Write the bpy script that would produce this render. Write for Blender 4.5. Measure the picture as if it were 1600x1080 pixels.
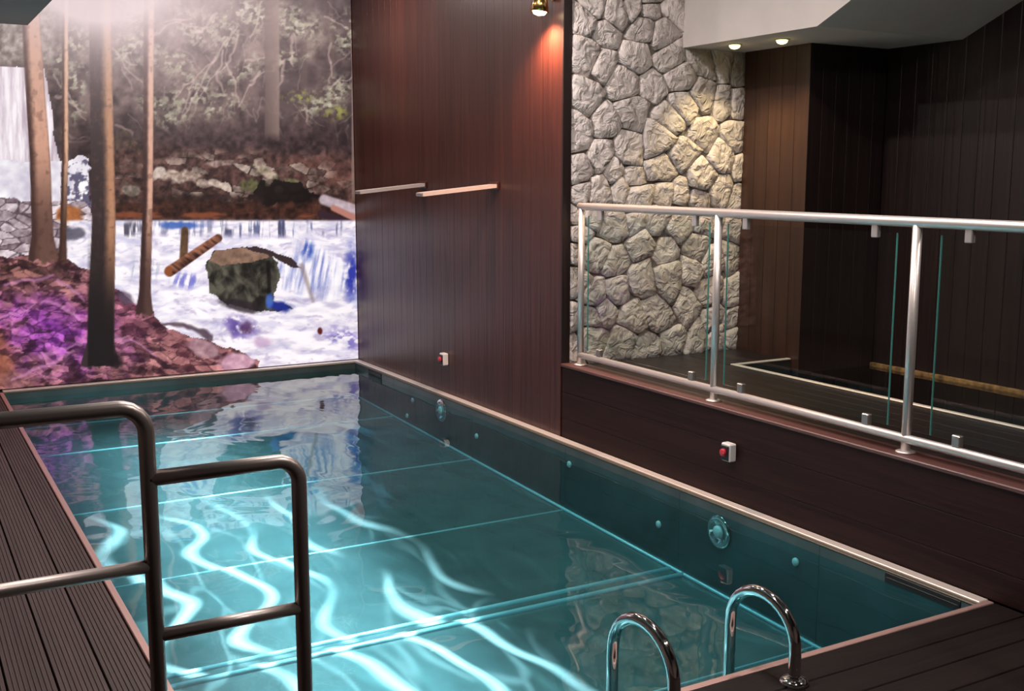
import bpy, bmesh, math, random
import numpy as np
from mathutils import Vector, Matrix

for o in list(bpy.data.objects):
    bpy.data.objects.remove(o, do_unlink=True)
random.seed(11)
SC = bpy.context.scene
COL = SC.collection
PI = math.pi

# ------------------------------------------------------------------ camera
FPX, PITCH, YAW = 1723.0, 0.15199, 0.51585
CAM_H = 1.60                                   # metres above the pool rim (z = 0)
cam = bpy.data.cameras.new('camera')
cam.sensor_width = 36.0
cam.lens = 36.0 * FPX / 1600.0
cam.clip_start = 0.05
cam_o = bpy.data.objects.new('camera', cam)
COL.objects.link(cam_o)
fw = Vector((math.sin(YAW) * math.cos(PITCH), math.cos(YAW) * math.cos(PITCH), -math.sin(PITCH)))
rt = Vector((math.cos(YAW), -math.sin(YAW), 0.0))
up = rt.cross(fw)
cam_o.matrix_world = Matrix(((rt.x, up.x, -fw.x, 0), (rt.y, up.y, -fw.y, 0), (rt.z, up.z, -fw.z, CAM_H), (0, 0, 0, 1)))
SC.camera = cam_o

# ------------------------------------------------------------------ world, exposure
w = bpy.data.worlds.new('world')
SC.world = w
w.use_nodes = True
w.node_tree.nodes['Background'].inputs[0].default_value = (0.35, 0.30, 0.30, 1)
w.node_tree.nodes['Background'].inputs[1].default_value = 0.02
SC.view_settings.view_transform = 'Standard'
SC.view_settings.look = 'None'
SC.view_settings.exposure = 0.0
SC.view_settings.gamma = 1.0
SC.view_settings.use_curve_mapping = False
SC.cycles.use_denoising = True
SC.cycles.max_bounces = 10
SC.cycles.transparent_max_bounces = 16
SC.cycles.sample_clamp_indirect = 4.0
SC.cycles.caustics_refractive = False

# ------------------------------------------------------------------ room measures
XW = 3.565      # face of the long wall right of the pool
YF = 9.05       # far wall with the print
XI, XL = 3.49, 0.69      # inner pool faces right / left
YI, YN = 8.93, 2.595     # inner pool faces far / near
ZW = -0.055     # water level
ZC = 3.30       # ceiling over the pool
ZCL = 2.70      # lower ceiling on the left
ZU = 0.45       # raised floor on the right
YS = 5.70       # stone wall
XS = 4.99       # stone wall right end
XR = 5.62       # far right wall
YB = 5.08       # dark pier face
XLW = -1.20     # left wall
YBK = -2.20     # wall behind the camera


# ------------------------------------------------------------------ ceiling downlights over the pool (lamps built below)
def lamp_data(name, kind, energy, color, **kw):
    l = bpy.data.lights.new(name, kind)
    l.energy = energy
    l.color = color
    for k, v in kw.items():
        setattr(l, k, v)
    return l


def lamp_obj(name, l, loc, target=None, parent=None):
    o = bpy.data.objects.new(name, l)
    COL.objects.link(o)
    o.location = loc
    if target is not None:
        o.rotation_euler = (Vector(target) - Vector(loc)).to_track_quat('-Z', 'Y').to_euler()
    return o


# ------------------------------------------------------------------ materials
MATS = {}


def nmat(name):
    m = bpy.data.materials.new(name)
    m.use_nodes = True
    nt = m.node_tree
    b = nt.nodes['Principled BSDF']
    MATS[name] = m
    return m, nt, b


def node(nt, typ, **kw):
    n = nt.nodes.new(typ)
    for k, v in kw.items():
        setattr(n, k, v)
    return n


def lk(nt, a, b):
    nt.links.new(a, b)


def ramp(nt, stops):
    r = node(nt, 'ShaderNodeValToRGB')
    e = r.color_ramp.elements
    while len(e) < len(stops):
        e.new(0.5)
    for i, (p, c) in enumerate(stops):
        e[i].position = p
        e[i].color = (c[0], c[1], c[2], 1)
    return r


def wood(name, c1, c2, rough, grain, bump=0.15, spec=0.5, knots=False):
    """grain = scale vector, long axis small"""
    m, nt, b = nmat(name)
    g = node(nt, 'ShaderNodeNewGeometry')
    oi = node(nt, 'ShaderNodeObjectInfo')
    mp = node(nt, 'ShaderNodeMapping')
    mp.inputs['Scale'].default_value = grain
    lk(nt, g.outputs['Position'], mp.inputs['Vector'])
    add = node(nt, 'ShaderNodeVectorMath', operation='ADD')
    cx = node(nt, 'ShaderNodeCombineXYZ')
    mul = node(nt, 'ShaderNodeMath', operation='MULTIPLY')
    mul.inputs[1].default_value = 37.0
    lk(nt, oi.outputs['Random'], mul.inputs[0])
    lk(nt, mul.outputs[0], cx.inputs[0]); lk(nt, mul.outputs[0], cx.inputs[1]); lk(nt, mul.outputs[0], cx.inputs[2])
    lk(nt, mp.outputs[0], add.inputs[0]); lk(nt, cx.outputs[0], add.inputs[1])
    n = node(nt, 'ShaderNodeTexNoise')
    n.inputs['Scale'].default_value = 1.0
    n.inputs['Detail'].default_value = 6
    n.inputs['Roughness'].default_value = 0.65
    n.inputs['Distortion'].default_value = 0.6
    lk(nt, add.outputs[0], n.inputs['Vector'])
    r = ramp(nt, [(0.30, c1), (0.72, c2)])
    lk(nt, n.outputs['Fac'], r.inputs[0])
    hs = node(nt, 'ShaderNodeHueSaturation')
    mr = node(nt, 'ShaderNodeMapRange')
    mr.inputs['To Min'].default_value = 0.88
    mr.inputs['To Max'].default_value = 1.12
    lk(nt, oi.outputs['Random'], mr.inputs['Value'])
    lk(nt, mr.outputs[0], hs.inputs['Value'])
    lk(nt, r.outputs[0], hs.inputs['Color'])
    lk(nt, hs.outputs[0], b.inputs['Base Color'])
    b.inputs['Roughness'].default_value = rough
    b.inputs['Specular IOR Level'].default_value = spec
    bp = node(nt, 'ShaderNodeBump')
    bp.inputs['Strength'].default_value = bump
    bp.inputs['Distance'].default_value = 0.01
    lk(nt, n.outputs['Fac'], bp.inputs['Height'])
    lk(nt, bp.outputs[0], b.inputs['Normal'])
    return m


def plain(name, col, rough=0.5, metal=0.0, spec=0.5, noise=0.0, nscale=20, bump=0.0):
    m, nt, b = nmat(name)
    b.inputs['Base Color'].default_value = (*col, 1)
    b.inputs['Roughness'].default_value = rough
    b.inputs['Metallic'].default_value = metal
    b.inputs['Specular IOR Level'].default_value = spec
    if noise or bump:
        g = node(nt, 'ShaderNodeNewGeometry')
        n = node(nt, 'ShaderNodeTexNoise')
        n.inputs['Scale'].default_value = nscale
        n.inputs['Detail'].default_value = 4
        lk(nt, g.outputs['Position'], n.inputs['Vector'])
        lo = tuple(max(0, c * (1 - noise)) for c in col)
        hi = tuple(min(1, c * (1 + noise)) for c in col)
        r = ramp(nt, [(0.3, lo), (0.7, hi)])
        lk(nt, n.outputs['Fac'], r.inputs[0])
        lk(nt, r.outputs[0], b.inputs['Base Color'])
        if bump:
            bp = node(nt, 'ShaderNodeBump')
            bp.inputs['Strength'].default_value = bump
            bp.inputs['Distance'].default_value = 0.01
            lk(nt, n.outputs['Fac'], bp.inputs['Height'])
            lk(nt, bp.outputs[0], b.inputs['Normal'])
    return m


def emis(name, col, strength):
    m, nt, b = nmat(name)
    b.inputs['Base Color'].default_value = (*col, 1)
    b.inputs['Emission Color'].default_value = (*col, 1)
    b.inputs['Emission Strength'].default_value = strength
    return m


wood('red_wood', (0.036, 0.0095, 0.0066), (0.066, 0.0180, 0.0122), 0.35, (26, 26, 1.1), 0.25)
wood('curb_wood', (0.011, 0.0040, 0.0036), (0.028, 0.0105, 0.0092), 0.58, (20, 1.0, 26), 0.3, spec=0.15)
wood('cap_wood', (0.080, 0.032, 0.028), (0.160, 0.068, 0.060), 0.40, (20, 1.0, 26), 0.2)
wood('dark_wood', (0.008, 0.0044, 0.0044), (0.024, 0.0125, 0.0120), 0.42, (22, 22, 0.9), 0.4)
wood('lit_brown_wood', (0.030, 0.0120, 0.0072), (0.068, 0.028, 0.0165), 0.40, (22, 22, 0.9), 0.25)  # lighter boards of the pier side, lamplight included in the colour
wood('deck_wood', (0.052, 0.032, 0.029), (0.098, 0.062, 0.057), 0.55, (30, 0.8, 30), 0.2)
wood('floor_wood', (0.010, 0.0066, 0.0064), (0.020, 0.0130, 0.0125), 0.42, (28, 0.9, 28), 0.2, spec=0.4)
wood('near_wood', (0.0055, 0.0033, 0.0028), (0.0135, 0.0080, 0.0068), 0.55, (0.9, 28, 28), 0.3, spec=0.22)
plain('groove', (0.008, 0.006, 0.006), 0.8)
plain('plaster', (0.62, 0.575, 0.545), 0.9, noise=0.03, nscale=6)
plain('grey_plaster', (0.20, 0.21, 0.20), 0.9, noise=0.05, nscale=4)
plain('dim_wall', (0.16, 0.13, 0.12), 0.8, noise=0.1, nscale=3)
plain('brown_ceiling', (0.085, 0.065, 0.058), 0.7, noise=0.1, nscale=3)
plain('mortar', (0.17, 0.155, 0.14), 0.95, noise=0.2, nscale=40, bump=0.4)
plain('satin_steel', (0.78, 0.73, 0.70), 0.38, metal=0.72)
plain('dark_steel', (0.42, 0.375, 0.355), 0.36, metal=0.80)
plain('chrome', (0.80, 0.78, 0.76), 0.07, metal=1.0)
plain('rim_steel', (0.84, 0.76, 0.70), 0.42, metal=0.45)
plain('olive_steel', (0.13, 0.115, 0.085), 0.45, metal=0.4)
plain('copper_trim', (0.72, 0.47, 0.43), 0.40, metal=0.7)
plain('black_plastic', (0.012, 0.012, 0.013), 0.4)
plain('white_plastic', (0.75, 0.73, 0.72), 0.35)
plain('red_plastic', (0.55, 0.03, 0.05), 0.35)
plain('ochre_trim', (0.22, 0.125, 0.045), 0.7, noise=0.6, nscale=26)
plain('black_slot', (0.006, 0.007, 0.006), 0.5)
plain('basin_lining', (0.020, 0.024, 0.020), 0.35, noise=0.3, nscale=3)
plain('brass', (0.70, 0.46, 0.16), 0.22, metal=1.0)
plain('pale_spout', (0.74, 0.62, 0.57), 0.35, metal=0.3)
emis('lamp_warm', (1.0, 0.84, 0.26), 7.0)
emis('lamp_white', (1.0, 0.90, 0.84), 14.0)
emis('bulb_warm', (1.0, 0.72, 0.38), 22.0)

# stone: pale, with fine relief
m, nt, b = nmat('stone')
g = node(nt, 'ShaderNodeNewGeometry'); oi = node(nt, 'ShaderNodeObjectInfo')
n1 = node(nt, 'ShaderNodeTexNoise'); n1.inputs['Scale'].default_value = 14; n1.inputs['Detail'].default_value = 5
n2 = node(nt, 'ShaderNodeTexNoise'); n2.inputs['Scale'].default_value = 13; n2.inputs['Detail'].default_value = 3
n2.inputs['Distortion'].default_value = 1.2
n2.inputs['Roughness'].default_value = 0.5
lk(nt, g.outputs['Position'], n1.inputs['Vector'])
va = node(nt, 'ShaderNodeVectorMath', operation='ADD')
sx = node(nt, 'ShaderNodeVectorMath', operation='SCALE'); sx.inputs['Scale'].default_value = 9.0
lk(nt, oi.outputs['Random'], sx.inputs[0])
lk(nt, g.outputs['Position'], va.inputs[0]); lk(nt, sx.outputs[0], va.inputs[1]); lk(nt, va.outputs[0], n2.inputs['Vector'])
r = ramp(nt, [(0.25, (0.52, 0.47, 0.445)), (0.7, (0.78, 0.725, 0.69))])
lk(nt, n1.outputs['Fac'], r.inputs[0])
hs = node(nt, 'ShaderNodeHueSaturation'); mr = node(nt, 'ShaderNodeMapRange')
mr.inputs['To Min'].default_value = 0.86; mr.inputs['To Max'].default_value = 1.12
lk(nt, oi.outputs['Random'], mr.inputs['Value']); lk(nt, mr.outputs[0], hs.inputs['Value'])
lk(nt, r.outputs[0], hs.inputs['Color']); lk(nt, hs.outputs[0], b.inputs['Base Color'])
b.inputs['Roughness'].default_value = 0.75
bp = node(nt, 'ShaderNodeBump'); bp.inputs['Strength'].default_value = 0.9; bp.inputs['Distance'].default_value = 0.045
bp2 = node(nt, 'ShaderNodeBump'); bp2.inputs['Strength'].default_value = 0.35; bp2.inputs['Distance'].default_value = 0.008
lk(nt, n2.outputs['Fac'], bp.inputs['Height']); lk(nt, n1.outputs['Fac'], bp2.inputs['Height'])
lk(nt, bp.outputs[0], bp2.inputs['Normal']); lk(nt, bp2.outputs[0], b.inputs['Normal'])


# pool steel: sheet metal with gentle buckling
def steel_sheet(name, col, rough, metal, wav, dist):
    m, nt, b = nmat(name)
    g = node(nt, 'ShaderNodeNewGeometry'); oi = node(nt, 'ShaderNodeObjectInfo')
    sx = node(nt, 'ShaderNodeVectorMath', operation='SCALE'); sx.inputs['Scale'].default_value = 23.0
    lk(nt, oi.outputs['Random'], sx.inputs[0])
    mp = node(nt, 'ShaderNodeMapping'); mp.inputs['Scale'].default_value = wav
    va = node(nt, 'ShaderNodeVectorMath', operation='ADD')
    lk(nt, g.outputs['Position'], mp.inputs['Vector']); lk(nt, mp.outputs[0], va.inputs[0]); lk(nt, sx.outputs[0], va.inputs[1])
    n = node(nt, 'ShaderNodeTexNoise'); n.inputs['Scale'].default_value = 1.0; n.inputs['Detail'].default_value = 1.5
    n.inputs['Distortion'].default_value = 0.8
    lk(nt, va.outputs[0], n.inputs['Vector'])
    n3 = node(nt, 'ShaderNodeTexNoise'); n3.inputs['Scale'].default_value = 5; n3.inputs['Detail'].default_value = 5
    lk(nt, g.outputs['Position'], n3.inputs['Vector'])
    r = ramp(nt, [(0.3, tuple(c * 0.86 for c in col)), (0.7, tuple(min(1, c * 1.12) for c in col))])
    lk(nt, n3.outputs['Fac'], r.inputs[0]); lk(nt, r.outputs[0], b.inputs['Base Color'])
    b.inputs['Metallic'].default_value = metal
    b.inputs['Roughness'].default_value = rough
    bp = node(nt, 'ShaderNodeBump'); bp.inputs['Strength'].default_value = 1.0; bp.inputs['Distance'].default_value = dist
    lk(nt, n.outputs['Fac'], bp.inputs['Height']); lk(nt, bp.outputs[0], b.inputs['Normal'])
    return m


steel_sheet('pool_sheet', (0.150, 0.175, 0.18), 0.26, 0.40, (3.2, 1.2, 3.0), 0.05)
steel_sheet('pool_wall_sheet', (0.115, 0.145, 0.145), 0.30, 0.55, (2.0, 1.4, 1.4), 0.03)
plain('weld', (0.50, 0.66, 0.72), 0.35, metal=0.3)


def water_mat(name, tint, scale, dist, detail=2.0, distort=0.6, f0=0.021):
    m, nt, b = nmat(name)
    nt.nodes.remove(b)
    out = nt.nodes['Material Output']
    g = node(nt, 'ShaderNodeNewGeometry')
    mp = node(nt, 'ShaderNodeMapping'); mp.inputs['Scale'].default_value = scale
    n = node(nt, 'ShaderNodeTexNoise'); n.inputs['Scale'].default_value = 1.0; n.inputs['Detail'].default_value = detail
    n.inputs['Distortion'].default_value = distort
    lk(nt, g.outputs['Position'], mp.inputs['Vector']); lk(nt, mp.outputs[0], n.inputs['Vector'])
    bp = node(nt, 'ShaderNodeBump'); bp.inputs['Strength'].default_value = 1.0; bp.inputs['Distance'].default_value = dist
    lk(nt, n.outputs['Fac'], bp.inputs['Height'])
    dt = node(nt, 'ShaderNodeVectorMath', operation='DOT_PRODUCT')
    lk(nt, bp.outputs[0], dt.inputs[0]); lk(nt, g.outputs['Incoming'], dt.inputs[1])
    ab = node(nt, 'ShaderNodeMath', operation='ABSOLUTE'); lk(nt, dt.outputs['Value'], ab.inputs[0])
    om = node(nt, 'ShaderNodeMath', operation='SUBTRACT'); om.inputs[0].default_value = 1.0; lk(nt, ab.outputs[0], om.inputs[1])
    pw = node(nt, 'ShaderNodeMath', operation='POWER'); pw.inputs[1].default_value = 5.0; lk(nt, om.outputs[0], pw.inputs[0])
    fr = node(nt, 'ShaderNodeMath', operation='MULTIPLY_ADD'); fr.inputs[1].default_value = 1 - f0; fr.inputs[2].default_value = f0
    lk(nt, pw.outputs[0], fr.inputs[0])
    tr = node(nt, 'ShaderNodeBsdfTransparent'); tr.inputs['Color'].default_value = (*tint, 1)
    gl = node(nt, 'ShaderNodeBsdfGlossy'); gl.inputs['Roughness'].default_value = 0.0
    gl.inputs['Color'].default_value = (1, 1, 1, 1)
    lk(nt, bp.outputs[0], gl.inputs['Normal'])
    mx = node(nt, 'ShaderNodeMixShader')
    lk(nt, fr.outputs[0], mx.inputs[0]); lk(nt, tr.outputs[0], mx.inputs[1]); lk(nt, gl.outputs[0], mx.inputs[2])
    lk(nt, mx.outputs[0], out.inputs['Surface'])
    return m


water_mat('pool_water', (0.40, 0.84, 0.905), (2.2, 1.6, 1.0), 0.009)
water_mat('basin_water', (0.45, 0.52, 0.45), (2.0, 2.0, 1.0), 0.004)
water_mat('clear_glass', (0.93, 0.97, 0.95), (0.5, 0.5, 0.5), 0.0, f0=0.03)
plain('glass_edge', (0.08, 0.30, 0.27), 0.15)

# ------------------------------------------------------------------ mesh helpers


class MB:
    def __init__(self):
        self.v = []
        self.f = []
        self.sm = []

    def add(self, vs, fs, smooth=False):
        o = len(self.v)
        self.v += [tuple(p) for p in vs]
        self.f += [tuple(i + o for i in q) for q in fs]
        self.sm += [smooth] * len(fs)

    def box(self, x0, x1, y0, y1, z0, z1):
        self.add([(x0, y0, z0), (x1, y0, z0), (x1, y1, z0), (x0, y1, z0), (x0, y0, z1), (x1, y0, z1), (x1, y1, z1), (x0, y1, z1)],
                 [(0, 3, 2, 1), (4, 5, 6, 7), (0, 1, 5, 4), (1, 2, 6, 5), (2, 3, 7, 6), (3, 0, 4, 7)])

    def bbox(self, x0, x1, y0, y1, z0, z1, c):
        """box with chamfered edges (24 verts)"""
        bm = bmesh.new()
        bmesh.ops.create_cube(bm, size=1.0)
        for v in bm.verts:
            v.co = Vector((x0 + (v.co.x + .5) * (x1 - x0), y0 + (v.co.y + .5) * (y1 - y0), z0 + (v.co.z + .5) * (z1 - z0)))
        bmesh.ops.bevel(bm, geom=list(bm.edges), offset=c, segments=1, affect='EDGES')
        bm.verts.index_update()
        self.add([v.co[:] for v in bm.verts], [[v.index for v in f.verts] for f in bm.faces])
        bm.free()

    def prism(self, pts, axis, a, b_):
        """polygon pts in the plane perpendicular to axis, from a to b"""
        n = len(pts)

        def P(p, t):
            return {'x': (t, p[0], p[1]), 'y': (p[0], t, p[1]), 'z': (p[0], p[1], t)}[axis]
        self.add([P(p, a) for p in pts] + [P(p, b_) for p in pts],
                 [tuple(range(n))[::-1], tuple(range(n, 2 * n))] + [(i, (i + 1) % n, n + (i + 1) % n, n + i) for i in range(n)])

    def tube(self, path, r, seg=14, cap=True, radii=None):
        P = [Vector(p) for p in path]
        n = len(P)
        ref = Vector((0.0, 0.0, 1.0))
        T = []
        for i in range(n):
            t = (P[min(i + 1, n - 1)] - P[max(i - 1, 0)]).normalized()
            T.append(t)
        if abs(T[0].dot(ref)) > 0.9:
            ref = Vector((1.0, 0.0, 0.0))
        N = (ref - T[0] * ref.dot(T[0])).normalized()
        vs = []
        for i in range(n):
            N = (N - T[i] * N.dot(T[i])).normalized()
            B = T[i].cross(N)
            rr = radii[i] if radii else r
            for k in range(seg):
                a = 2 * PI * k / seg
                vs.append(P[i] + (N * math.cos(a) + B * math.sin(a)) * rr)
        fs = [(i * seg + k, i * seg + (k + 1) % seg, (i + 1) * seg + (k + 1) % seg, (i + 1) * seg + k) for i in range(n - 1) for k in range(seg)]
        self.add(vs, fs, True)
        if cap:
            o = len(self.v) - n * seg
            self.f.append(tuple(o + k for k in range(seg))[::-1]); self.sm.append(False)
            self.f.append(tuple(o + (n - 1) * seg + k for k in range(seg))); self.sm.append(False)

    def lathe(self, c, axis, prof, seg=20):
        """prof: list of (distance along axis, radius)"""
        ax = Vector(axis).normalized()
        a = ax.orthogonal().normalized()
        b_ = ax.cross(a)
        vs = []
        for d, r_ in prof:
            for k in range(seg):
                t = 2 * PI * k / seg
                vs.append(Vector(c) + ax * d + (a * math.cos(t) + b_ * math.sin(t)) * max(r_, 1e-4))
        n = len(prof)
        fs = [(i * seg + k, i * seg + (k + 1) % seg, (i + 1) * seg + (k + 1) % seg, (i + 1) * seg + k) for i in range(n - 1) for k in range(seg)]
        fs += [tuple(range(seg))[::-1], tuple((n - 1) * seg + k for k in range(seg))]
        self.add(vs, fs, True)

    def mesh(self, name, mat):
        me = bpy.data.meshes.new(name)
        me.from_pydata(self.v, [], self.f)
        me.polygons.foreach_set('use_smooth', self.sm)
        bm = bmesh.new(); bm.from_mesh(me)
        bmesh.ops.recalc_face_normals(bm, faces=bm.faces)
        bm.to_mesh(me); bm.free()
        me.materials.append(MATS[mat])
        return me

    def build(self, name, mat, parent=None):
        o = bpy.data.objects.new(name, self.mesh(name, mat))
        COL.objects.link(o)
        if parent is not None:
            o.parent = parent
            o.matrix_parent_inverse = parent_inv(parent)
        return o


def parent_inv(p):
    # parts are modelled in world coordinates; a thing's Empty sits at its base, its parts at the origin
    return Matrix.Translation(-p.location) if p.parent is None else Matrix.Identity(4)


def tag(o, label, cat, group=None, kind=None):
    if label: o['label'] = label
    if cat: o['category'] = cat
    if group: o['group'] = group
    if kind: o['kind'] = kind
    return o


def thing(name, label, cat, loc, group=None, kind=None):
    o = bpy.data.objects.new(name, None)
    COL.objects.link(o)
    o.location = loc
    return tag(o, label, cat, group, kind)


def struct(name, mb, mat, label, cat='wall'):
    o = mb.build(name, mat)
    return tag(o, label, cat, kind='structure')


def fillet(pts, rad, n=6):
    out = [Vector(pts[0])]
    for i in range(1, len(pts) - 1):
        a, p, c = Vector(pts[i - 1]), Vector(pts[i]), Vector(pts[i + 1])
        u, v = (a - p).normalized(), (c - p).normalized()
        ang = u.angle(v)
        d = rad / math.tan(ang / 2)
        s, e = p + u * d, p + v * d
        cen = p + (u + v).normalized() * (rad / math.sin(ang / 2))
        for k in range(n + 1):
            t = k / n
            q = (s - cen).lerp(e - cen, t)
            out.append(cen + q.normalized() * rad)
    out.append(Vector(pts[-1]))
    return out


def M():
    return MB()


# ------------------------------------------------------------------ room shell
b = M(); b.box(XLW - .1, XW + .05, YF + .02, YF + .14, -0.1, ZC + .1)
struct('wall_far', b, 'dim_wall', 'plain far wall behind the big waterfall print')
b = M(); b.box(XLW - .12, XLW, YBK, YF + .02, -0.1, ZC)
struct('wall_left', b, 'dim_wall', 'plain wall on the left beyond the deck')
b = M(); b.box(XLW - .1, XR + .2, YBK - .12, YBK, -0.1, ZC)
struct('wall_back', b, 'dim_wall', 'plain wall behind the viewer')
b = M()
b.box(1.03, XR + .2, YBK, YF + .14, ZC, ZC + .1)
cl = struct('ceiling', b, 'brown_ceiling', 'dark brown ceiling above the pool', 'ceiling')
b = M(); b.box(XLW - .1, 1.03, YBK, YF + .02, ZCL, ZC + .1)
struct('ceiling_low', b, 'grey_plaster', 'grey lowered ceiling section at the upper left', 'ceiling')

# long wood-clad wall right of the pool: backing + one board per strip
YE = 5.68
b = M(); b.box(XW + .02, XW + .055, YE, YF + .02, -.1, ZC)
wr = struct('wall_right', b, 'groove', 'tall reddish brown wall of glossy vertical boards beside the print')
nb = 28
bw = (YF - YE) / nb
pb = M(); pb.bbox(XW, XW + .022, -.5 * bw + .0003, .5 * bw - .0003, 0, ZC - .004, .0012)
pm = pb.mesh('board', 'red_wood')
for i in range(nb):
    o = bpy.data.objects.new('board', pm)
    COL.objects.link(o); o.parent = wr
    o.location = (random.uniform(-.0002, .0002), YE + (i + .5) * bw, 0.002)
b = M(); b.bbox(XW - .004, XW + .056, YE - .016, YE - .001, .462, ZC, .002)
b.build('end_trim', 'dark_wood', wr)

# low curb wall under the balustrade, with horizontal planks and a cap board
b = M(); b.box(XW + .022, XW + .10, YBK, YE - .02, -.1, .445)
wc = struct('wall_curb', b, 'groove', 'low dark plank wall along the pool carrying the glass balustrade')
hz = [0.004, .125, .288, .446]
for k in range(3):
    ys = [YE - .018, YBK + .01]
    for j in range(1):
        pk = M(); pk.bbox(XW, XW + .021, ys[j + 1] + .001, ys[j] - .001, hz[k] + .0008, hz[k + 1] - .0008, .002)
        pk.build('plank', 'curb_wood', wc)
b = M(); b.bbox(XW - .012, XW + .125, YBK + .01, YE - .018, .447, .466, .004)
b.build('cap_board', 'cap_wood', wc)

# stone wall: mortar bed and one object per stone
b = M(); b.box(XW + .056, XS, YS, YS + .14, .3, ZC)
ws = struct('wall_stone', b, 'mortar', 'pale natural stone wall with irregular stones and recessed joints')
CAMP = Vector((0, 0, CAM_H))


def on_y(px, py, Y):
    d = fw + rt * ((px - 800) / FPX) - up * ((py - 540) / FPX)
    return CAMP + d * (Y / d.y)


def clip_poly(poly, mx, my, nx, ny):
    out = []
    n = len(poly)
    for i in range(n):
        p, q = poly[i], poly[(i + 1) % n]
        dp = (p[0] - mx) * nx + (p[1] - my) * ny
        dq = (q[0] - mx) * nx + (q[1] - my) * ny
        if dp <= 0: out.append(p)
        if dp * dq < 0:
            t = dp / (dp - dq)
            out.append((p[0] + (q[0] - p[0]) * t, p[1] + (q[1] - p[1]) * t))
    return out


seed_px = [(904, 30), (920, 10), (958, 24), (986, 8), (1014, 14), (1046, 12), (1000, 46), (1038, 52), (944, 54), (988, 88), (912, 88), (938, 98),
           (1042, 90), (970, 132), (1020, 136), (920, 152), (1062, 124), (1094, 98), (1126, 104), (1154, 112), (1066, 158), (1092, 146), (1128, 160),
           (1156, 168), (984, 176), (944, 190), (1040, 184), (906, 212), (1096, 210), (1150, 208), (1126, 248), (938, 244), (906, 264), (980, 230),
           (1026, 216), (1026, 264), (1066, 240), (1092, 276), (1156, 262), (986, 282), (952, 272), (936, 298), (964, 298), (906, 308), (994, 310),
           (1034, 302), (1060, 304), (1092, 310), (1124, 298), (1150, 308), (898, 344), (924, 338), (954, 350), (990, 338), (1022, 342), (1062, 350),
           (1100, 350), (1150, 354), (898, 370), (923, 396), (1000, 384), (960, 409), (1041, 394), (1086, 382), (1002, 433), (1039, 437), (1078, 417),
           (1108, 407), (960, 458), (1106, 458), (1145, 405), (1147, 451), (1143, 496), (945, 486), (984, 494), (1025, 492), (1074, 484), (1106, 500),
           (968, 533), (923, 535), (1010, 541), (1053, 533), (1086, 525), (1114, 533), (1141, 531), (896, 390), (894, 441), (894, 492), (923, 460),
           (919, 492), (892, 547)]
seeds = [(on_y(px, py, YS).x, on_y(px, py, YS).z) for px, py in seed_px]
for zz in np.arange(2.76, 3.4, .17):
    for xx in np.arange(3.66, 5.0, .19):
        seeds.append((xx + random.uniform(-.05, .05), zz + random.uniform(-.05, .05)))
wts = [random.uniform(-.004, .004) for _ in seeds]
LEAN = {}
x0s, x1s, z0s, z1s = XW + .058, XS, ZU - .02, ZC
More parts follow.
